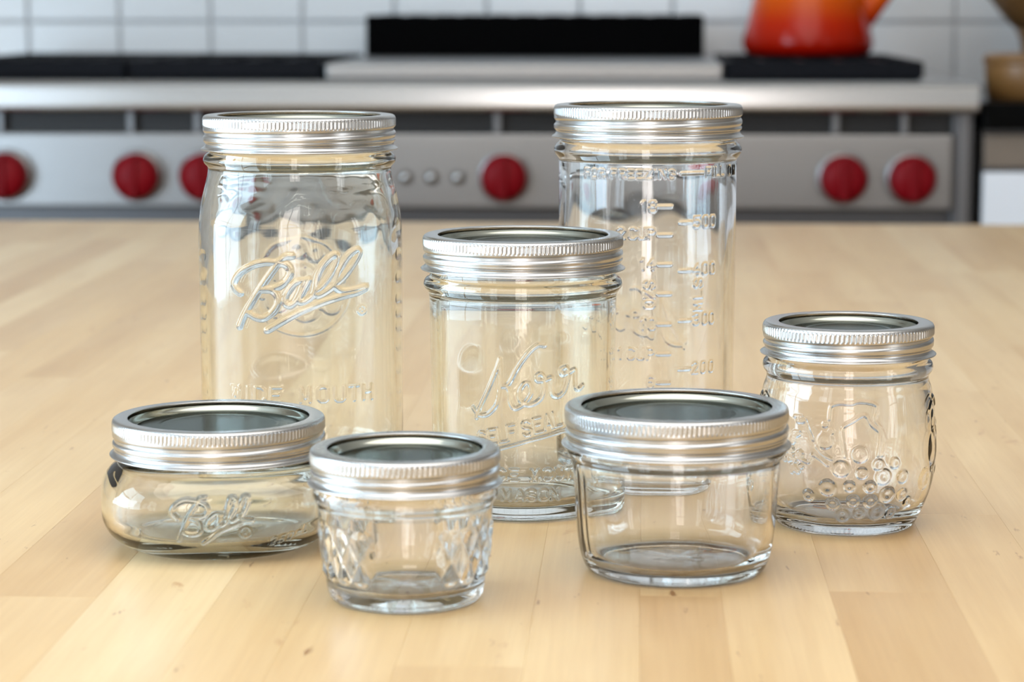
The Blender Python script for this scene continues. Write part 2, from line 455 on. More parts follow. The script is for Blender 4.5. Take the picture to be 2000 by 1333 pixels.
# kettle
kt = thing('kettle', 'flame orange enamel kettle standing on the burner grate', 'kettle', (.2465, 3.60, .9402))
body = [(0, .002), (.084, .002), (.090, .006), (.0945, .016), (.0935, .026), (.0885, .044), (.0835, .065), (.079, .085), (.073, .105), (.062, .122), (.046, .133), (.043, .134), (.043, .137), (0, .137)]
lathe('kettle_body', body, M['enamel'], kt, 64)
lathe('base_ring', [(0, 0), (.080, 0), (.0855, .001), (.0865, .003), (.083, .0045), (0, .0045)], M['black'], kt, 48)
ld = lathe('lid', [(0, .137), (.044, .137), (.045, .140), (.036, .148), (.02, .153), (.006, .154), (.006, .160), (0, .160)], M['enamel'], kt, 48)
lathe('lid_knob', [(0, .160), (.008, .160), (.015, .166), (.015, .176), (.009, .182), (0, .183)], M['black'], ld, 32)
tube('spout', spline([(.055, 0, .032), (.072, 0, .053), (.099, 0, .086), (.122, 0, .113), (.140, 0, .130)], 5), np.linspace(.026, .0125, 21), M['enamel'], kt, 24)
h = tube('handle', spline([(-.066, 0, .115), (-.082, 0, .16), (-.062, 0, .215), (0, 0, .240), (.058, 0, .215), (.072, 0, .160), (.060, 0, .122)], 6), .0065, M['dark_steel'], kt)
tube('grip', spline([(-.048, 0, .2225), (-.02, 0, .237), (.02, 0, .2375), (.046, 0, .2225)], 6), .011, M['black'], h)

# side cabinet, its counter and what stands on it
cb = thing('base_cabinet', 'white base cabinet with tan drawer front right of the range', 'cabinet', (.9, 3.25, 0))
CO = (.9, 3.25, 0)
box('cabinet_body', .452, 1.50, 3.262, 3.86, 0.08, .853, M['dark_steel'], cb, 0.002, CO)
box('toe_kick', .47, 1.48, 3.31, 3.84, 0.0, .08, M['black'], cb, 0, CO)
box('drawer', .4535, 1.0, 3.241, 3.262, .803, .847, M['drawer_wood'], cb, 0.002, CO)
box('drawer', 1.003, 1.498, 3.241, 3.262, .803, .847, M['drawer_wood'], cb, 0.002, CO)
for dx in ((.4535, 1.0), (1.003, 1.498)):
    d = box('door', dx[0], dx[1], 3.241, 3.262, .09, .797, M['white_paint'], cb, 0.002, CO)
    hx = dx[1]-.04 if dx[0] < .9 else dx[0]+.04
    box('handle', hx-.006, hx+.006, 3.215, 3.241, .60, .70, M['steel'], d, 0.003, CO)
ct = box('countertop', .450, 1.52, 3.222, 3.885, .853, .889, M['stone'], None, 0.002)
ct['label'] = 'black stone countertop on the white cabinet right of the range'; ct['category'] = 'countertop'
sb = thing('salt_box', 'round golden wooden box on the black countertop', 'box', (.524, 3.335, .889))
lathe('box_body', [(0, 0), (.052, 0), (.055, .003), (.058, .030), (.059, .046), (.0585, .0475), (0, .0475)], M['turned_wood'], sb, 48)
ld = lathe('lid', [(0, .0476), (.0595, .0476), (.0615, .050), (.061, .056), (.055, .0605), (.012, .062), (0, .062)], M['turned_wood'], sb, 48)
lathe('lid_knob', [(0, .062), (.006, .062), (.009, .068), (.008, .073), (0, .0745)], M['turned_wood'], ld, 24)
pb = thing('pedestal_bowl', 'brown wooden pedestal bowl behind the round golden box', 'bowl', (.584, 3.62, .889))
lathe('foot', [(0, 0), (.052, 0), (.053, .005), (.040, .012), (.028, .03), (.026, .05), (.030, .075), (.038, .092), (0, .092)], M['brown_wood'], pb, 40)
lathe('bowl', [(0, .0915), (.039, .0915), (.055, .108), (.080, .140), (.100, .185), (.096, .186), (.076, .145), (.045, .112), (0, .102)], M['brown_wood'], pb, 48)

# ------------------------------------------------------------------ raised lettering: strokes in mm on the unrolled jar
GLYPH = {  # one line per stroke, 4 wide 6 tall
 'A': ['0,0 2,6 4,0', '.8,2 3.2,2'], 'C': ['4,5 3,6 1,6 0,5 0,1 1,0 3,0 4,1'], 'D': ['0,0 0,6 2.4,6 4,4.6 4,1.4 2.4,0 0,0'],
 'E': ['4,6 0,6 0,0 4,0', '0,3.1 3,3.1'], 'F': ['4,6 0,6 0,0', '0,3.1 3,3.1'], 'G': ['4,5 3,6 1,6 0,5 0,1 1,0 3,0 4,1 4,2.7 2.4,2.7'],
 'H': ['0,0 0,6', '4,0 4,6', '0,3.1 4,3.1'], 'I': ['2,0 2,6'], 'L': ['0,6 0,0 4,0'], 'M': ['0,0 .2,6 2,1.5 3.8,6 4,0'],
 'N': ['0,0 0,6 4,0 4,6'], 'O': ['1,0 0,1 0,5 1,6 3,6 4,5 4,1 3,0 1,0'], 'P': ['0,0 0,6 3,6 4,5.2 4,3.8 3,3 0,3'],
 'R': ['0,0 0,6 3,6 4,5.2 4,3.8 3,3 0,3', '2,3 4,0'], 'S': ['4,5 3,6 1,6 0,5 0,4 1,3.2 3,2.8 4,2 4,1 3,0 1,0 0,1'],
 'T': ['0,6 4,6', '2,6 2,0'], 'U': ['0,6 0,1 1,0 3,0 4,1 4,6'], 'W': ['0,6 .8,0 2,4.5 3.2,0 4,6'], 'Z': ['0,6 4,6 0,0 4,0'],
 '0': ['1,0 .2,1 .2,5 1,6 3,6 3.8,5 3.8,1 3,0 1,0'], '1': ['.8,5 2,6 2,0'], '2': ['0,5 1,6 3,6 4,5 4,4 0,0 4,0'],
 '3': ['0,5.2 1,6 3,6 4,5 4,4 3,3.1 1.5,3.1', '3,3.1 4,2.2 4,1 3,0 1,0 0,.8'], '4': ['3,0 3,6 0,2 4,2'],
 '5': ['4,6 .4,6 .2,3.4 2.6,3.7 4,2.6 4,1.2 3,0 1,0 0,.8'], '6': ['3.6,5.4 2.6,6 1.2,5.8 .2,4.2 .2,1.2 1,0 3,0 4,1.2 4,2.4 3,3.4 1,3.4 .2,2.4'],
 '8': ['1.2,3.1 .4,4 .4,5.2 1.2,6 2.8,6 3.6,5.2 3.6,4 2.8,3.1 1.2,3.1 .1,2.2 .1,.9 1,0 3,0 3.9,.9 3.9,2.2 2.8,3.1'],
 'm': ['0,0 0,3.6', '0,3 .8,3.6 1.6,3.4 1.9,2.8 1.9,0', '1.9,2.8 2.7,3.6 3.5,3.4 3.8,2.8 3.8,0'],
}
def P2(s): return [tuple(float(a) for a in q.split(',')) for q in s.split()]
def glyph(ch, cx, cz, h, w=None, rot=0.0, skew=0.0):
    w = h*0.62 if w is None else w
    out = []
    c, s = math.cos(rot), math.sin(rot)
    for st in GLYPH[ch]:
        q = []
        for x, y in P2(st):
            a, b = (x/4-.5)*w, (y/6-.5)*h
            a += b*skew
            q.append((cx+a*c-b*s, cz+a*s+b*c))
        out.append(q)
    return out
def ring(cx, cz, r, n=14):
    return [(cx+r*math.cos(t), cz+r*math.sin(t)) for t in np.linspace(0, 2*PI, n)]

QUART_S = [[(-27.1,97.2),(-29.7,99.2),(-30.2,102.1),(-27.0,106.6),(-20.9,110.2),(-15.5,111.5),(-11.4,111.4),(-9.1,112.3),(-6.7,114.1),(-4.1,114.3)],[(-10.4,110.8),(-17.4,100.7),(-24.6,88.8),(-27.8,82.0)],[(-10.4,111.3),(-6.5,110.3),(-4.9,107.9),(-5.5,104.9),(-8.2,101.6),(-12.9,99.5),(-17.8,99.1)],[(-17.8,99.1),(-13.3,98.9),(-11.0,96.9),(-10.5,93.0),(-12.8,89.0),(-16.6,86.2),(-20.1,86.4),(-24.0,88.7)],[(2.6,103.4),(-1.0,102.9),(-3.6,101.6),(-6.6,97.3),(-7.5,94.0),(-6.0,92.0),(-3.7,92.7),(-1.4,96.0),(0.3,100.3),(1.3,102.9)],[(3.3,103.5),(0.9,98.9),(-0.9,95.0),(-0.4,93.5),(1.9,94.0),(5.5,97.5),(6.9,104.8),(10.0,110.6),(14.1,114.4),(15.8,114.0),(15.4,110.7),(12.6,105.2),(8.9,100.1),(6.2,98.2),(6.5,96.8),(8.5,96.8),(14.3,100.9),(16.4,106.7),(20.1,113.2),(24.2,116.3),(25.7,115.5),(24.9,113.2),(21.5,108.1),(17.8,103.7),(15.0,101.2),(15.7,99.5),(18.5,98.0),(23.2,98.4),(28.7,99.4)],[(-15.3,80.6),(-9.1,84.4),(-0.8,89.0),(9.1,93.1),(17.7,95.7),(25.1,97.3),(28.7,98.7)]]
ELITE_S = [[(-17.0,20.3),(-19.0,22.3),(-19.1,24.3),(-16.9,26.5),(-13.5,27.7),(-9.4,27.2),(-8.0,28.2),(-6.2,28.5)],[(-8.9,26.5),(-11.9,22.1),(-14.7,16.2),(-17.0,11.1)],[(-8.7,26.9),(-5.7,25.4),(-5.1,23.3),(-6.1,21.2),(-8.5,20.6),(-11.6,20.8)],[(-11.6,20.5),(-8.9,19.2),(-7.9,16.7),(-8.3,14.5),(-10.3,13.5),(-13.0,13.7),(-14.7,14.8)],[(-0.4,21.8),(-2.4,21.5),(-4.8,19.1),(-5.5,16.7),(-3.8,15.6),(-1.8,16.6),(-0.5,20.0)],[(-0.2,21.6),(-1.1,18.0),(-0.4,17.1),(2.0,18.2),(2.6,23.5),(3.8,27.6),(5.2,28.3),(6.2,26.8),(5.1,23.0),(3.0,19.6),(3.7,18.7),(5.7,19.2),(7.5,21.2),(7.7,25.1),(9.3,28.2),(11.0,28.5),(10.9,26.4),(9.5,22.9),(7.8,20.2),(8.8,19.5),(12.2,19.0)],[(-7.0,9.7),(-3.9,11.8),(-0.5,14.5),(4.0,16.4),(8.4,18.1),(12.2,18.8)]]
KERR_S = [[(-22.8,51.0),(-21.7,49.5),(-20.5,48.4)],[(-21.2,46.7),(-19.8,50.5),(-15.3,59.7),(-11.1,69.7),(-10.0,73.0)],[(-10.0,73.0),(-9.8,66.5),(-10.1,60.0),(-11.5,53.4),(-14.9,49.2),(-18.0,47.9),(-20.7,48.3)],[(9.4,79.3),(6.3,79.4),(2.3,76.0),(-2.1,69.9),(-5.3,63.8),(-7.0,61.7),(-9.8,61.2),(-7.4,61.3),(-5.8,58.9),(-5.6,54.8),(-3.7,51.6),(-0.5,52.9),(1.9,55.3),(3.7,58.9),(2.7,62.6),(0.7,62.6),(-1.3,59.4),(-1.3,55.7),(0.7,53.5),(3.9,53.3),(7.6,55.6),(9.2,60.0),(9.0,63.7),(6.5,63.8),(5.9,65.8),(7.9,66.8),(9.4,64.9),(8.8,63.5),(10.4,64.3),(12.9,64.8),(12.7,60.7),(13.4,57.4),(16.0,56.5),(18.6,58.7),(20.4,63.9),(20.2,66.4),(17.7,66.1),(17.0,68.2),(19.0,69.1),(20.4,67.6),(19.9,66.2),(23.7,67.7),(24.0,63.6),(24.5,59.9),(26.2,58.9),(28.3,60.4)],[(-22.2,29.3),(-9.9,33.5),(3.5,37.4),(17.3,40.7),(22.4,41.5)]]
GRAPES = [(5.9,37.5,3.8),(-1.9,31.2,3.8),(13.7,33.0,2.7),(21.1,33.3,2.6),(6.8,29.4,2.8),(16.1,27.6,3.8),(25.6,26.9,3.1),(-7.5,22.7,3.8),(1.7,23.6,2.6),(10.5,23.3,2.8),(18.7,19.5,3.6),(26.4,18.8,2.9),(-16.3,18.6,2.6),(-5.4,15.4,2.9),(3.5,17.1,2.7),(11.1,16.8,3.0),(15.0,11.8,3.9),(-1.1,10.3,3.3),(6.4,11.3,2.7),(21.9,11.1,2.9),(30.4,15.5,2.4),(-8.8,43.0,3.8)]
LEAVES = [[(-7.5,52.2),(-6.9,57.5),(-3.1,59.1),(1.8,58.9),(5.7,59.9),(12.5,58.6),(13.3,55.3),(12.4,52.0),(15.2,47.6),(16.6,42.7),(15.2,37.0)],[(-0.4,36.7),(-1.5,43.4),(-1.8,48.6),(2.6,51.6),(7.7,54.2),(10.7,50.1),(14.2,46.6),(14.1,41.4),(13.4,37.1)],[(-12.4,40.4),(-9.4,37.2),(-5.8,35.3)],[(-7.4,32.6),(-10.8,35.2),(-14.3,36.6),(-15.8,33.3),(-19.0,34.0),(-22.9,34.2),(-25.3,32.7)],[(-23.3,52.3),(-18.3,51.4),(-16.1,47.2),(-13.9,43.1)]]

def wave_field(seed, TH, Z, amp, mmax, zf, count=26, mmin=2):
    """gentle unevenness of pressed glass, periodic round the jar (Z in mm)"""
    r = np.random.RandomState(seed); out = np.zeros(np.broadcast(TH, Z).shape)
    for _ in range(count):
        m = r.randint(mmin, mmax+1); k = r.uniform(-zf, zf); ph = r.uniform(0, 2*PI)
        out += np.cos(m*TH + k*Z + ph)
    return out*amp/math.sqrt(count)

def stamp(H, G, gid, U, Z, pts, w, h):
    """raise a rounded ridge of half width w and height h along the polyline pts"""
    pts = np.array(pts, float)
    for a, b in zip(pts[:-1], pts[1:]):
        lo = np.minimum(a, b)-w; hi = np.maximum(a, b)+w
        zr = np.where((Z >= lo[1]) & (Z <= hi[1]))[0]
        ur = np.where((U >= lo[0]) & (U <= hi[0]))[0]
        if len(zr) == 0 or len(ur) == 0: continue
        z = Z[zr][:, None]; u = U[ur][None, :]
        d = b-a; L2 = d@d+1e-12
        t = np.clip(((u-a[0])*d[0]+(z-a[1])*d[1])/L2, 0, 1)
        dist2 = (u-a[0]-t*d[0])**2+(z-a[1]-t*d[1])**2
        hh = h*np.clip(1-dist2/(w*w), 0, 1)**0.75
        sub = H[np.ix_(zr, ur)]; gs = G[np.ix_(zr, ur)]
        up = hh > sub
        H[np.ix_(zr, ur)] = np.where(up, hh, sub); G[np.ix_(zr, ur)] = np.where(up, gid, gs)

def dome(H, G, gid, U, Z, cx, cz, rad, h, squeeze=1.0):
    zr = np.where(abs(Z-cz) <= rad)[0]; ur = np.where(abs(U-cx) <= rad*squeeze)[0]
    if len(zr) == 0 or len(ur) == 0: return
    q = ((U[ur][None, :]-cx)/squeeze)**2+(Z[zr][:, None]-cz)**2
    q = np.sqrt(q)/rad
    hh = h*np.clip(1-q**2, 0, 1)**0.5*(1-0.55*np.exp(-(q/0.42)**2))   # berry with a dimpled eye
    sub = H[np.ix_(zr, ur)]; gs = G[np.ix_(zr, ur)]
    up = hh > sub
    H[np.ix_(zr, ur)] = np.where(up, hh, sub); G[np.ix_(zr, ur)] = np.where(up, gid, gs)

def make_glass(root, outer, inner, m, emboss=None, names=(), fine=(0, 0), front=60, step=0.42, back=None, square=None, Rref=42,
               wob=None, outer_wob=None, extra=None, notch=True, flatU=False):
    """outer / inner: (r,z) mm control points, outer from the bottom centre up to the rim, inner from the rim down to the inner floor.
       Letters are raised in the outer surface itself and cut out as parts of their own."""
    # angles: dense where something is raised
    a = front/Rref
    th = list(np.arange(-a, a, step/Rref))
    if back: 
        b = back/Rref
        th += list(np.linspace(a, PI-b, 60, endpoint=False))+list(np.arange(PI-b, PI+b, step*1.3/Rref))+list(np.linspace(PI+b, 2*PI-a, 60, endpoint=False))
    else:
        th += list(np.linspace(a, 2*PI-a, 170, endpoint=False))
    th = np.array(th); nc = len(th)
    thw = (th+PI) % (2*PI)-PI
    O = spline(outer, 10); I = spline(inner, 8)
    def resample(C, finez=None, ds=0.9, dsf=0.4):
        seg = np.linalg.norm(np.diff(C, axis=0), axis=1); s = np.concatenate([[0], np.cumsum(seg)])
        pos = [0.0]
        while pos[-1] < s[-1]:
            z = np.interp(pos[-1], s, C[:, 1]); r = np.interp(pos[-1], s, C[:, 0])
            d = ds if not (finez and finez[0] <= z <= finez[1] and r > 15) else dsf
            pos.append(pos[-1]+d)
        pos = np.array(pos[:-1]+[s[-1]]) if s[-1]-pos[-2] > 0.2 else np.array(pos[:-2]+[s[-1]])
        return np.stack([np.interp(pos, s, C[:, 0]), np.interp(pos, s, C[:, 1])], -1)
    O = resample(O, fine, 0.9, step*0.95); I = resample(I, None, 1.2)
    Zr, Rr = O[:, 1], O[:, 0]
    H = np.zeros((len(O), nc)); G = np.zeros((len(O), nc), int)
    body = np.where((Rr > 15) & (Zr > 0.5))[0]; b0 = body[0]
    Hs, Gs = H[b0:], G[b0:]
    U = thw*Rref
    if flatU: U = np.where(abs(thw) < 1.2, np.tan(np.clip(thw, -1.2, 1.2))*flatU, thw*1e3)
    Ub = ((th-PI+PI) % (2*PI)-PI)*Rref
    if emboss: emboss(Hs, Gs, U, Zr[b0:], Ub)
    H[b0:], G[b0:] = Hs, Gs
    TH = th[None, :]
    RO_ = np.repeat(Rr[:, None], nc, 1)
    sq = np.ones((1, nc))
    if square:
        n, zlo, zhi, zr0, amt = square
        g = 1/(abs(np.cos(th))**n+abs(np.sin(th))**n)**(1/n)
        w = np.clip((Zr-zlo)/(zr0), 0, 1)*np.clip((zhi-Zr)/(zr0), 0, 1); w = w*w*(3-2*w)
        w = np.maximum(w, 0)
        sqO = 1+amt*w[:, None]*(g[None, :]-1)
        wi = np.clip((I[:, 1]-zlo)/(zr0), 0, 1)*np.clip((zhi-I[:, 1])/(zr0), 0, 1); wi = wi*wi*(3-2*wi)
        sqI = 1+amt*wi[:, None]*(g[None, :]-1)
    else:
        sqO = np.ones((len(O), 1)); sqI = np.ones((len(I), 1))
    RO_ = RO_*sqO + H
    if extra is not None: RO_[b0:] += extra(TH, Zr[b0:, None])
    if outer_wob is not None: RO_[b0:] += outer_wob(TH, Zr[b0:, None])*np.clip((Zr[b0:, None]-1)/4, 0, 1)
    ZO = np.repeat(Zr[:, None], nc, 1)
    if notch:
        heel = np.exp(-((Zr-1.3)/0.7)**2)*(Rr > 15)
        RO_ -= 0.09*heel[:, None]*(0.5+0.5*np.cos(TH*96))
    RI = I[:, 0][:, None]*sqI
    RI = np.repeat(RI, nc, 1) if RI.shape[1] == 1 else RI
    ZI = np.repeat(I[:, 1][:, None], nc, 1)
    if wob is not None:
        f = np.clip(I[:, 0]/15, 0, 1)[:, None]*np.clip((max(I[:, 1])-4-I[:, 1])/6, 0, 1)[:, None]
        RI = RI - wob(TH, ZI)*f
        ZI = ZI + 0.35*wob(TH+0.7, RI*1.3)*(1-np.clip((I[:, 1]-8)/6, 0, 1))[:, None]*np.clip(I[:, 0]/12, 0, 1)[:, None]
    R = np.vstack([RO_, RI]); Z = np.vstack([ZO, ZI]); nr = len(R)
    V = np.stack([R*np.sin(th), -R*np.cos(th), Z], -1)*1e-3
    # first and last row are the poles
    V[0] = V[0].mean(0); V[-1] = V[-1].mean(0)
    F = grid_mesh('', None, nr, nc).reshape(nr-1, nc, 4)
    Vf = V.reshape(-1, 3)
    # vertex normals of the whole shell, shared by the body and the raised parts
    e1 = Vf[F[..., 2]]-Vf[F[..., 0]]; e2 = Vf[F[..., 3]]-Vf[F[..., 1]]
    fn = np.cross(e1, e2).reshape(-1, 3)
    Nn = np.zeros_like(Vf)
    for k in range(4): np.add.at(Nn, F[..., k].ravel(), fn)
    Nn[:nc] = Nn[:nc].sum(0); Nn[-nc:] = Nn[-nc:].sum(0)
    Nn /= np.linalg.norm(Nn, axis=1)[:, None]+1e-20
    Hf = np.zeros((nr, nc)); Hf[:len(O)] = H; Gf = np.zeros((nr, nc), int); Gf[:len(O)] = G
    fh = Hf.ravel()[F].max(-1); fg = Gf.ravel()[F].max(-1)
    gid = np.where(fh > 0.02, fg, 0)
    for g in range(0, len(names)+1):
        sel = F[gid == g]
        if len(sel) == 0: continue
        if g == 0:   # poles: drop degenerate corner
            sel = sel.copy()
        used, inv = np.unique(sel, return_inverse=True); q = inv.reshape(-1, 4)
        vv = Vf[used]; nn = Nn[used]
        # merge pole vertices
        if g == 0:
            rem = np.arange(len(used))
            for s0, s1 in ((0, nc), (nr*nc-nc, nr*nc)):
                idx = np.where((used >= s0) & (used < s1))[0]
                rem[idx] = idx[0]
            q = rem[q]
            isT = (q[:, 0] == q[:, 1]) | (q[:, 2] == q[:, 3])
            tq = q[isT]; tr = np.array([[t for i, t in enumerate(row) if t not in row[:i]] for row in tq.tolist()])
            q = q[~isT]
            used2, inv2 = np.unique(np.concatenate([q.ravel(), tr.ravel()]), return_inverse=True)
            vv, nn = vv[used2], nn[used2]
            q, tr = inv2[:q.size].reshape(-1, 4), inv2[q.size:].reshape(-1, 3)
        else:
            tr = None
        nm = 'glass_body' if g == 0 else names[g-1]
        me = np_mesh(nm, vv, q, tr)
        me.normals_split_custom_set_from_vertices(nn.tolist())
        o = link(nm, me, m, root)

def make_band(root, R, T, hole, height, lip, turn, knurls, knurl_amp=0.22):
    """threaded screw band, open at the top (mm)"""
    n = knurls*6; th = np.linspace(0, 2*PI, n, endpoint=False)
    c = [(hole+.05, -.62), (hole-0.12, -0.45), (hole-.05, -0.2), (hole+.35, -.02), (hole+.9, 0.0), (R-2.3, 0.0), (R-1.2, -.12), (R-.45, -.55), (R-.08, -1.2)]
    zs = list(np.arange(-1.7, -height+4.3, -0.28))
    c += [(R, z) for z in zs]
    zb = -height
    c += [(R-.08, zb+4.1), (R-.3, zb+3.75), (R-.68, zb+3.4), (R-.9, zb+3.0), (R-.92, zb+2.6), (R-.75, zb+2.0), (R-.35, zb+1.45), (R+.2, zb+1.0), (R+lip-.35, zb+.7), (R+lip, zb+.42), (R+lip-.1, zb+.1), (R+lip-.5, zb), (R+lip-.9, zb+.2), (R-.7, zb+1.2), (R-1.25, zb+2.2), (R-1.25, zb+3.0)]
    c += [(R-.75, z) for z in zs[-6::-4]]
    c += [(R-.5, -1.4), (R-1.4, -.55), (hole+.8, -.6)]
    c = np.array(c); Rr = np.repeat(c[:, 0][:, None], n, 1); Z = np.repeat(c[:, 1][:, None], n, 1)
    wall = ((abs(c[:, 0]-R) < 0.05) | (abs(c[:, 0]-R+.08) < 0.01))
    k0, k1 = -1.5, -5.2
    fade = 1/(1+np.exp(-(c[:, 1]-k1-0.15)/0.16))*(1/(1+np.exp((c[:, 1]-k0+.1)/0.2)))
    Rr += (wall*fade)[:, None]*knurl_amp*np.cos(knurls*th)[None, :]
    # thread: one groove running down round the band, with bulges on both sides
    t = ((turn-th) % (2*PI))/(2*PI)
    pitch = 4.4
    for k in (-1, 0, 1, 2):
        zc = -6.0-pitch*(t+k)
        u = t+k
        amp = np.clip((u+0.12)/0.2, 0, 1)*np.clip((1.75-u)/0.25, 0, 1)
        d = (Z-zc[None, :])
        lim = np.clip((Z+height-4.6)/1.6, 0, 1)*np.clip((-5.0-Z)/0.8, 0, 1)
        Rr += wall[:, None]*amp[None, :]*lim*(-1.1*np.exp(-(d/0.9)**2)+0.22*np.exp(-((d+2.2)/1.1)**2))
    V = np.stack([Rr*np.sin(th), -Rr*np.cos(th), Z+T], -1).reshape(-1, 3)*1e-3
    F = grid_mesh('', None, len(c), n, closed_rows=True)
    me = np_mesh('screw_band', V, F[:, ::-1])
    return link('screw_band', me, M['tin'], root)

def make_lid(root, hole, T):
    p = [(0, -3.5), (hole*.60, -3.5), (hole*.612, -3.43), (hole*.64, -3.43), (hole*.652, -3.5), (hole-5.6, -3.5),
         (hole-5.0, -3.55), (hole-4.5, -3.95), (hole-3.9, -4.15), (hole-3.2, -4.0), (hole-.85, -1.75), (hole-.2, -1.5), (hole+.9, -1.35), (hole+2.4, -1.3), (hole+2.4, -1.75), (hole+.8, -1.85), (hole-.5, -2.2), (hole-2.9, -4.4), (hole-3.9, -4.6), (0, -4.2)]
    p = np.array(p); p[:, 1] += T
    seg = []
    for a, b in zip(p[:-1], p[1:]):
        m_ = max(1, int(np.linalg.norm(b-a)/1.2)); seg += [a+(b-a)*i/m_ for i in range(m_)]
    seg.append(p[-1])
    return lathe('flat_lid', np.array(seg)*1e-3, M['lid'], root, 128)

POS = {'elite': (-.17543, 1.01664), 'quilt': (-.08746, .92077), 'whalf': (.01676, .97444), 'kerr': (-.05057, 1.09715),
       'jelly': (.09266, 1.06713), 'quart': (-.15640, 1.13781), 'tall': (.00538, 1.17341)}
def jar_root(key, label):
    x, y = POS[key]
    return thing('mason_jar', label, 'jar', (x, y, TOP+.0001), math.atan2(-y, -x)+PI/2, 'glass canning jars with silver lids')

# wide quart with the script on its flat front
r = jar_root('quart', 'tall square-shouldered glass jar with a script word and an underline on its front, back left')
T = 175.5
outer = [(0, 2.2), (20, 1.8), (32, .7), (36, .0), (39.5, .3), (43, 2.2), (45.6, 6), (46.8, 12), (47.2, 25), (47.2, 60), (47.3, 100), (47.3, 118), (46.6, 130), (45.0, 139), (43.4, 145),
         (42.6, 149), (42.6, 151.6), (43.6, 152.6), (44.5, 153.9), (44.6, 155.6), (43.6, 157.2), (42.2, 158.2), (41.8, 160), (41.6, 166), (41.4, 171), (41, T-2.4), (40.2, T-1.5)]
inner = [(39.4, T-1.35), (38.4, T-1.9), (37.9, T-4), (37.9, 160), (38.6, 150), (39.8, 144), (41.4, 138), (43.0, 129), (43.7, 117), (43.8, 100), (43.8, 60), (43.6, 25), (42.6, 14), (39.5, 8.6), (33, 6.2), (20, 6.6), (0, 7.6)]
def emb_quart(H, G, U, Z, Ub):
    for s in QUART_S: stamp(H, G, 1, U, Z, spline(s, 5), 1.45, 0.95)
    stamp(H, G, 1, U, Z, ring(27.2, 88.9, 1.9), 0.45, 0.35)
    for q in glyph('R', 27.2, 88.9, 1.9): stamp(H, G, 1, U, Z, q, 0.4, 0.3)
    for ch, u in zip('WIDE MOUTH', (-30.5, -24.3, -18.7, -11.8, 0, 1.2, 9.2, 16.6, 23.2, 29.8)):
        if ch != ' ':
            for q in glyph(ch, u, 51.2, 6.6, 4.2): stamp(H, G, 2, U, Z, q, 0.7, 0.6)
    # fruit emblem moulded in the back: a ring round apples, pears and berries
    stamp(H, G, 3, Ub, Z, ring(0, 90, 24, 60), 0.9, 0.22)
    rr = np.random.RandomState(5)
    for u, z, rad in ((-9, 96, 8), (6, 99, 9), (12, 86, 7), (-2, 82, 8), (-15, 84, 6), (2, 110, 6), (-8, 108, 4.5)):
        dome(H, G, 3, Ub, Z, u, z-2, rad, 0.5)
    for _ in range(16):
        a, q = rr.uniform(0, 2*PI), rr.uniform(3, 21)
        dome(H, G, 3, Ub, Z, q*math.cos(a), 90+q*math.sin(a), rr.uniform(1.4, 2.6), 0.45)
    for s in (-1, 1):                                                       # stepped marks down the side edges
        for i in range(9): stamp(H, G, 0, U, Z, [(s*(60-1.5), 42+i*8.5+2*math.sin(i*5)), (s*(60+1.5), 42+i*8.5+2*math.sin(i*5))], 2.6, 0.13)
make_glass(r, outer, inner, M['glass_warm'], emb_quart, ('raised_script', 'raised_lettering', 'raised_emblem'), (38, 122), 64, 0.45, 34,
           (2.45, 6, 142, 16, 1.0), 47,
           wob=lambda th, z: wave_field(3, th, z, 0.10, 8, 0.06)+wave_field(4, th, z, 0.035, 26, 0.6)*np.clip((z-95)/25, 0.15, 1.2))
make_band(r, 44.6, T, 38.0, 16.0, 1.15, 2.4, 150)
make_lid(r, 38.0, T)

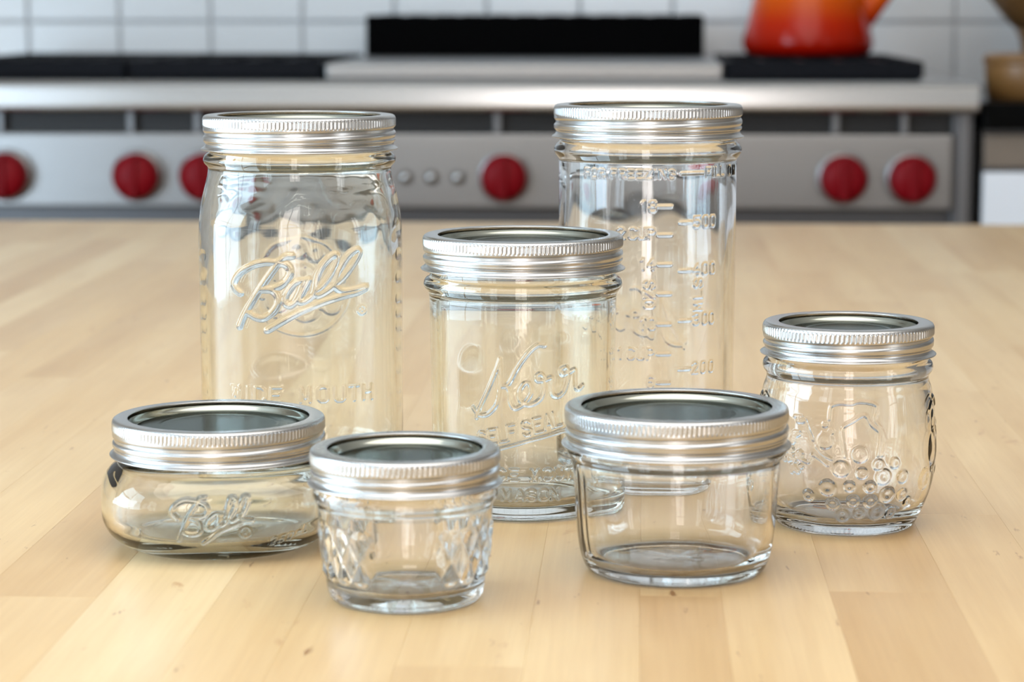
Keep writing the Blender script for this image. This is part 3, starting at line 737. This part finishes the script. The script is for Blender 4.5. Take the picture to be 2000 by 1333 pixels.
# tall straight jar with the measuring scale
r = jar_root('tall', 'tall straight-sided glass jar with a raised measuring scale, back right')
T = 179.3
outer = [(0, 2.4), (20, 1.8), (31, .7), (34.5, .0), (37.5, .4), (39.8, 2.5), (40.9, 7), (41.3, 14), (41.8, 45), (42.1, 90), (42.3, 130), (42.4, 150), (42.5, 153.5), (43.6, 155.2), (44.5, 156.8), (44.5, 158.6),
         (43.4, 160.6), (42.2, 161.6), (41.8, 163), (41.6, 168), (41.4, 174), (41, T-2.4), (40.2, T-1.5)]
inner = [(39.4, T-1.35), (38.4, T-1.9), (37.9, T-4), (37.9, 164), (38.4, 155), (38.9, 146), (38.9, 130), (38.6, 90), (38.2, 45), (37.6, 18), (35.5, 10.5), (30, 7.2), (18, 7.0), (0, 8.2)]
def emb_tall(H, G, U, Z, Ub):
    def put(t, us, z, h=4.0, w=2.7, g=1, rot=0.0):
        for ch, u in zip(t, us):
            if ch != ' ':
                for q in glyph(ch, u, z, h, w, rot): stamp(H, G, g, U, Z, q, 0.55, 0.48)
    def tick(u0, u1, z): stamp(H, G, 2, U, Z, [(u0+.6, z), (u1-.6, z)], 0.95, 0.7)
    put('FOR FREEZING', (-30.3, -26, -21.9, 0, -15.9, -11.6, -7.7, -3.8, 0.1, 3.3, 6.9, 11.2), 148.5)
    tick(15.4, 28.0, 148.9)
    put('FILL ON', (30.7, 33.9, 36.9, 40.5, 0, 47.5, 53.0), 149.0)
    for t, us, z in (('18', (-1.5, 2.5), 133.8), ('2 CUP', (-12.3, 0, -6.6, -2.3, 1.9), 121.3), ('14', (-1.8, 2.0), 107.0), ('10', (-1.8, 2.5), 79.1), ('1 CUP', (-12.3, 0, -7.2, -2.7, 1.9), 65.1), ('6', (2.0,), 52.0),
                     ('500', (24.3, 29.3, 33.8), 126.2), ('400', (24.3, 29.3, 34.1), 104.2), ('300', (24.5, 29.6, 34.0), 80.8), ('200', (24.2, 29.1, 34.2), 57.8)):
        put(t, us, z, 5.0, 2.9)
    for z in (133.7, 120.6, 106.9, 93.1, 79.0, 65.1, 51.5): tick(4.7, 11.6, z)
    for z in (126.2, 103.9, 80.5, 57.6): tick(15.2, 21.8, z)
    for ch, z in zip('OZS', (88.3, 92.9, 97.4)): put(ch, (1.2,), z, 4.6, 3.2, 1, PI/2)
    for ch, z in zip('MLS', (86.6, 92.6, 97.6)): put(ch, (25.5,), z, 4.4, 3.4, 1, PI/2)
    # script word low on the back
    for s in KERR_S[:4]: stamp(H, G, 3, Ub, Z, [(a*.9, b*.9+15) for a, b in spline(s, 4)], 1.0, 0.3)
make_glass(r, outer, inner, M['glass_clear'], emb_tall, ('raised_lettering', 'graduation_mark', 'raised_script'), (46, 154), 62, 0.40, 30, None, 42.3,
           wob=lambda th, z: wave_field(13, th, z, 0.15, 13, 0.03)+wave_field(14, th, z, 0.13, 7, 0.13)*np.clip((z-70)/30, 0.25, 1))
make_band(r, 44.6, T, 38.0, 15.6, 1.1, 1.7, 150)
make_lid(r, 38.0, T)

# straight jar in the middle
r = jar_root('kerr', 'straight-sided glass jar with slanting script and small capitals, standing in the middle')
T = 124.2
outer = [(0, 2.0), (18, 1.6), (30, .7), (34, .0), (37, .3), (39.3, 2.0), (40.5, 6), (40.9, 14), (41.2, 40), (41.7, 75), (42.0, 92), (42.3, 97), (43.2, 99.2), (44.5, 100.8), (44.7, 102.4), (43.8, 104.3), (42.2, 105.4), (41.8, 107),
         (41.6, 112), (41.4, 118), (41, T-2.4), (40.2, T-1.5)]
inner = [(39.4, T-1.35), (38.4, T-1.9), (37.9, T-4), (37.9, 108), (38.1, 98), (38.5, 90), (38.3, 70), (37.9, 40), (37.2, 18), (34.8, 9.0), (29, 5.6), (16, 5.2), (0, 5.8)]
def emb_kerr(H, G, U, Z, Ub):
    for s in KERR_S[:4]: stamp(H, G, 1, U, Z, spline(s, 6), 1.05, 0.75)
    stamp(H, G, 1, U, Z, KERR_S[4], 0.8, 0.6)
    bz = lambda u: 38.9+0.27*u
    for ch, u in zip('SELF SEAL', (-18.5, -13.6, -9.0, -4.9, 0, 1.7, 6.6, 11.2, 15.6)):
        if ch != ' ':
            for q in glyph(ch, u, bz(u)+3.4, 6.4, 3.4, 0.22, 0.05): stamp(H, G, 2, U, Z, q, 0.6, 0.5)
    for ch, u in zip('WIDE MOUTH', (-22.5, -16.5, -9.6, -3.8, 0, 5.3, 11.1, 16.5, 21.6, 27.2)):
        if ch != ' ':
            for q in glyph(ch, u, 21.9, 4.8, 3.4): stamp(H, G, 2, U, Z, q, 0.62, 0.6)
    for ch, u in zip('MASON', (-7.4, -1.1, 3.9, 9.4, 14.6)):
        for q in glyph(ch, u, 12.9, 4.5, 3.6): stamp(H, G, 2, U, Z, q, 0.65, 0.75)
make_glass(r, outer, inner, M['glass_warm'], emb_kerr, ('raised_script', 'raised_lettering'), (8, 82), 36, 0.40, None, None, 41.5,
           wob=lambda th, z: wave_field(23, th, z, 0.10, 9, 0.012))
make_band(r, 44.8, T, 38.3, 15.6, 1.15, 2.0, 150)
make_lid(r, 38.3, T)

# squat square jar
r = jar_root('elite', 'squat rounded-square glass jar with a script word, left of the smallest jar')
T = 54.0
outer = [(0, 1.6), (18, 1.3), (31, .6), (35.5, .0), (39, .5), (43.5, 3.0), (47.2, 7.2), (49.0, 12.5), (49.5, 18), (49.4, 24.5), (48.7, 28.8), (46.2, 32.6), (43.5, 35.1), (42.4, 36.8), (42.2, 39),
         (41.8, 43), (41.4, 48), (41, T-2.4), (40.2, T-1.5)]
inner = [(39.4, T-1.35), (38.4, T-1.9), (37.9, T-4), (37.9, 41), (38.6, 37), (41.6, 33), (44.6, 28), (45.7, 22), (45.4, 15), (42.5, 9), (36.5, 6.0), (28, 5.2), (14, 6.8), (0, 8.4)]
def emb_elite(H, G, U, Z, Ub):
    for s in ELITE_S: stamp(H, G, 1, U, Z, spline(s, 5), 1.05, 0.9)
    stamp(H, G, 1, U, Z, ring(9.9, 13.9, 2.2), 0.5, 0.4)
    for q in glyph('R', 9.9, 13.9, 2.2): stamp(H, G, 1, U, Z, q, 0.4, 0.35)
    for ch, u, z, h in (('2', 22.6, 9.3, 3.4), ('5', 26.6, 10.1, 3.4), ('0', 30.4, 10.9, 3.4), ('m', 35.0, 12.8, 3.4), ('L', 39.0, 13.6, 3.4)):
        for q in glyph(ch, u, z, h, 2.6, 0.2, 0.2): stamp(H, G, 2, U, Z, q, 0.45, 0.4)
make_glass(r, outer, inner, M['glass_warm'], emb_elite, ('raised_script', 'raised_lettering'), (6, 31), 46, 0.38, None, (3.2, 1, 39, 15, 1.0), 49, flatU=48.5,
           wob=lambda th, z: wave_field(33, th, z, 0.22, 6, 0.12))
make_band(r, 44.7, T, 38.2, 15.6, 1.3, 2.6, 150, 0.14)
make_lid(r, 38.2, T)

# smallest jar, quilted
r = jar_root('quilt', 'smallest glass jar, with quilted diamond facets on its sides, at the front')
T = 58.9
outer = [(0, 1.2), (14, 1.0), (23, .5), (25.8, .0), (28, .4), (29.4, 2.0), (30.2, 5), (30.6, 8), (31.2, 14), (32.4, 24), (33.3, 33), (33.7, 37.2), (34.6, 39), (35.4, 40.6), (35.3, 42.6), (34.4, 44.4), (33.9, 46),
         (33.7, 52), (33.4, T-2.4), (32.6, T-1.5)]
inner = [(31.8, T-1.35), (31, T-1.9), (30.5, T-4), (30.5, 46), (30.3, 36), (29.4, 24), (28.0, 13), (26.6, 8.0), (23.2, 5.4), (14, 4.8), (0, 5.4)]
def quilt(TH, Z):
    t = (TH+PI) % (2*PI)-PI
    u = t*33/9.2; v = (Z-12)/15.5
    dia = np.abs(np.cos(PI*(u+v)/1))*np.abs(np.cos(PI*(u-v)/1))
    face = np.clip((np.abs(((t+PI/2) % PI)-PI/2)-0.36)/0.12, 0, 1)       # smooth oval panels front and back
    zone = np.clip((Z-9.5)/2.5, 0, 1)*np.clip((32-Z)/3, 0, 1)
    return 1.15*np.sqrt(dia)*face*zone
make_glass(r, outer, inner, M['glass_clear'], None, (), (4, 36), 60, 0.45, None, None, 33, extra=quilt,
           wob=lambda th, z: wave_field(43, th, z, 0.16, 9, 0.12))
make_band(r, 36.3, T, 29.8, 13.6, 1.15, 1.3, 116, 0.16)
make_lid(r, 29.8, T)

# wide shallow jar
r = jar_root('whalf', 'wide plain glass jar tapering to its base, at the front right of the middle')
T = 67.3
outer = [(0, 1.0), (18, .9), (28, .5), (31.8, .0), (34.2, .3), (36.2, 1.8), (38.0, 6), (39.2, 12), (40.2, 22), (41.0, 34), (41.6, 42), (42.2, 46), (43.4, 47.6), (44.2, 49.2), (44.0, 51), (42.8, 52.6), (42, 54),
         (41.6, 60), (41, T-2.4), (40.2, T-1.5)]
inner = [(39.4, T-1.35), (38.4, T-1.9), (37.9, T-4), (37.9, 54), (38.0, 44), (37.6, 34), (36.9, 22), (35.6, 12), (33.2, 6.8), (28, 4.5), (14, 4.4), (0, 4.8)]
make_glass(r, outer, inner, M['glass_clear'], None, (), (4, 46), 60, 0.6, None, None, 41,
           extra=lambda TH, Z: 0.15*np.exp(-((((TH+PI) % (2*PI)-PI)+1.22)/0.035)**2)*np.clip((44-Z)/3, 0, 1)*np.clip((Z-4)/6, 0, 1)+0.15*np.exp(-((((TH+PI) % (2*PI)-PI)+1.08)/0.03)**2)*np.clip((44-Z)/3, 0, 1)*np.clip((Z-4)/6, 0, 1),
           wob=lambda th, z: wave_field(53, th, z, 0.16, 9, 0.03))
make_band(r, 44.8, T, 38.3, 16.0, 1.35, 2.9, 150, 0.12)
make_lid(r, 38.3, T)

# round-bellied jar with grapes
r = jar_root('jelly', 'round-bellied glass jar embossed with grapes and leaves, on the right')
T = 89.6
outer = [(0, 1.2), (14, 1.0), (24, .5), (27.6, .0), (29.6, .5), (30.8, 2.2), (32.6, 6), (35.2, 12), (37.4, 19), (38.6, 27), (38.9, 35), (38.5, 45), (37.6, 54), (36.6, 60.5), (35.6, 63.6), (35.1, 65.6), (35.4, 67.2), (36.5, 68.8), (36.9, 70.6), (36.3, 72.6),
         (34.8, 73.8), (34.2, 75.5), (33.9, 82), (33.4, T-2.4), (32.6, T-1.5)]
inner = [(31.8, T-1.35), (31, T-1.9), (30.5, T-4), (30.5, 76), (31.6, 66), (33.4, 58), (34.8, 46), (35.2, 35), (34.6, 24), (32.4, 15), (28.6, 8.4), (23, 5.2), (12, 4.6), (0, 5.0)]
def emb_jelly(H, G, U, Z, Ub):
    for i, (u, z, rad) in enumerate(GRAPES): dome(H, G, 2+i, U, Z, u, z, rad, 1.0)
    for i, s in enumerate(LEAVES): stamp(H, G, 2+len(GRAPES)+i, U, Z, spline(s, 5), 0.85, 0.55)
    rr = np.random.RandomState(8)
    for _ in range(26): dome(H, G, 1, U, Z, rr.uniform(-28, -19), rr.uniform(28, 52), rr.uniform(1.0, 2.0), 0.8)
    for u, z, rad in ((-9, 50, 1.6), (-6.5, 47, 1.6), (-9.5, 46, 1.4)): dome(H, G, 1, U, Z, u, z, rad, 0.7)
    # pear and strawberry at the sides
    for s in (1, -1):
        dome(H, G, 0, U, Z, s*50, 36, 9, 0.55, 0.8); dome(H, G, 0, U, Z, s*51, 47, 6, 0.5, 0.8); dome(H, G, 0, U, Z, s*41, 24, 5, 0.7)
        stamp(H, G, 0, U, Z, spline([(s*44, 52), (s*49, 56), (s*55, 58), (s*60, 54)], 5), 1.1, 0.6)
        for i in range(14): dome(H, G, 0, U, Z, s*rr.uniform(44, 60), rr.uniform(18, 50), rr.uniform(1.2, 2.2), 0.35)
make_glass(r, outer, inner, M['glass_clear'], emb_jelly, ['raised_fruit']+['raised_grape']*len(GRAPES)+['raised_leaf']*2+['raised_vine']*3, (6, 62), 66, 0.42, None, None, 38,
           wob=lambda th, z: wave_field(63, th, z, 0.15, 8, 0.10))
make_band(r, 36.9, T, 30.2, 14.0, 1.2, 1.5, 116, 0.24)
make_lid(r, 30.2, T)
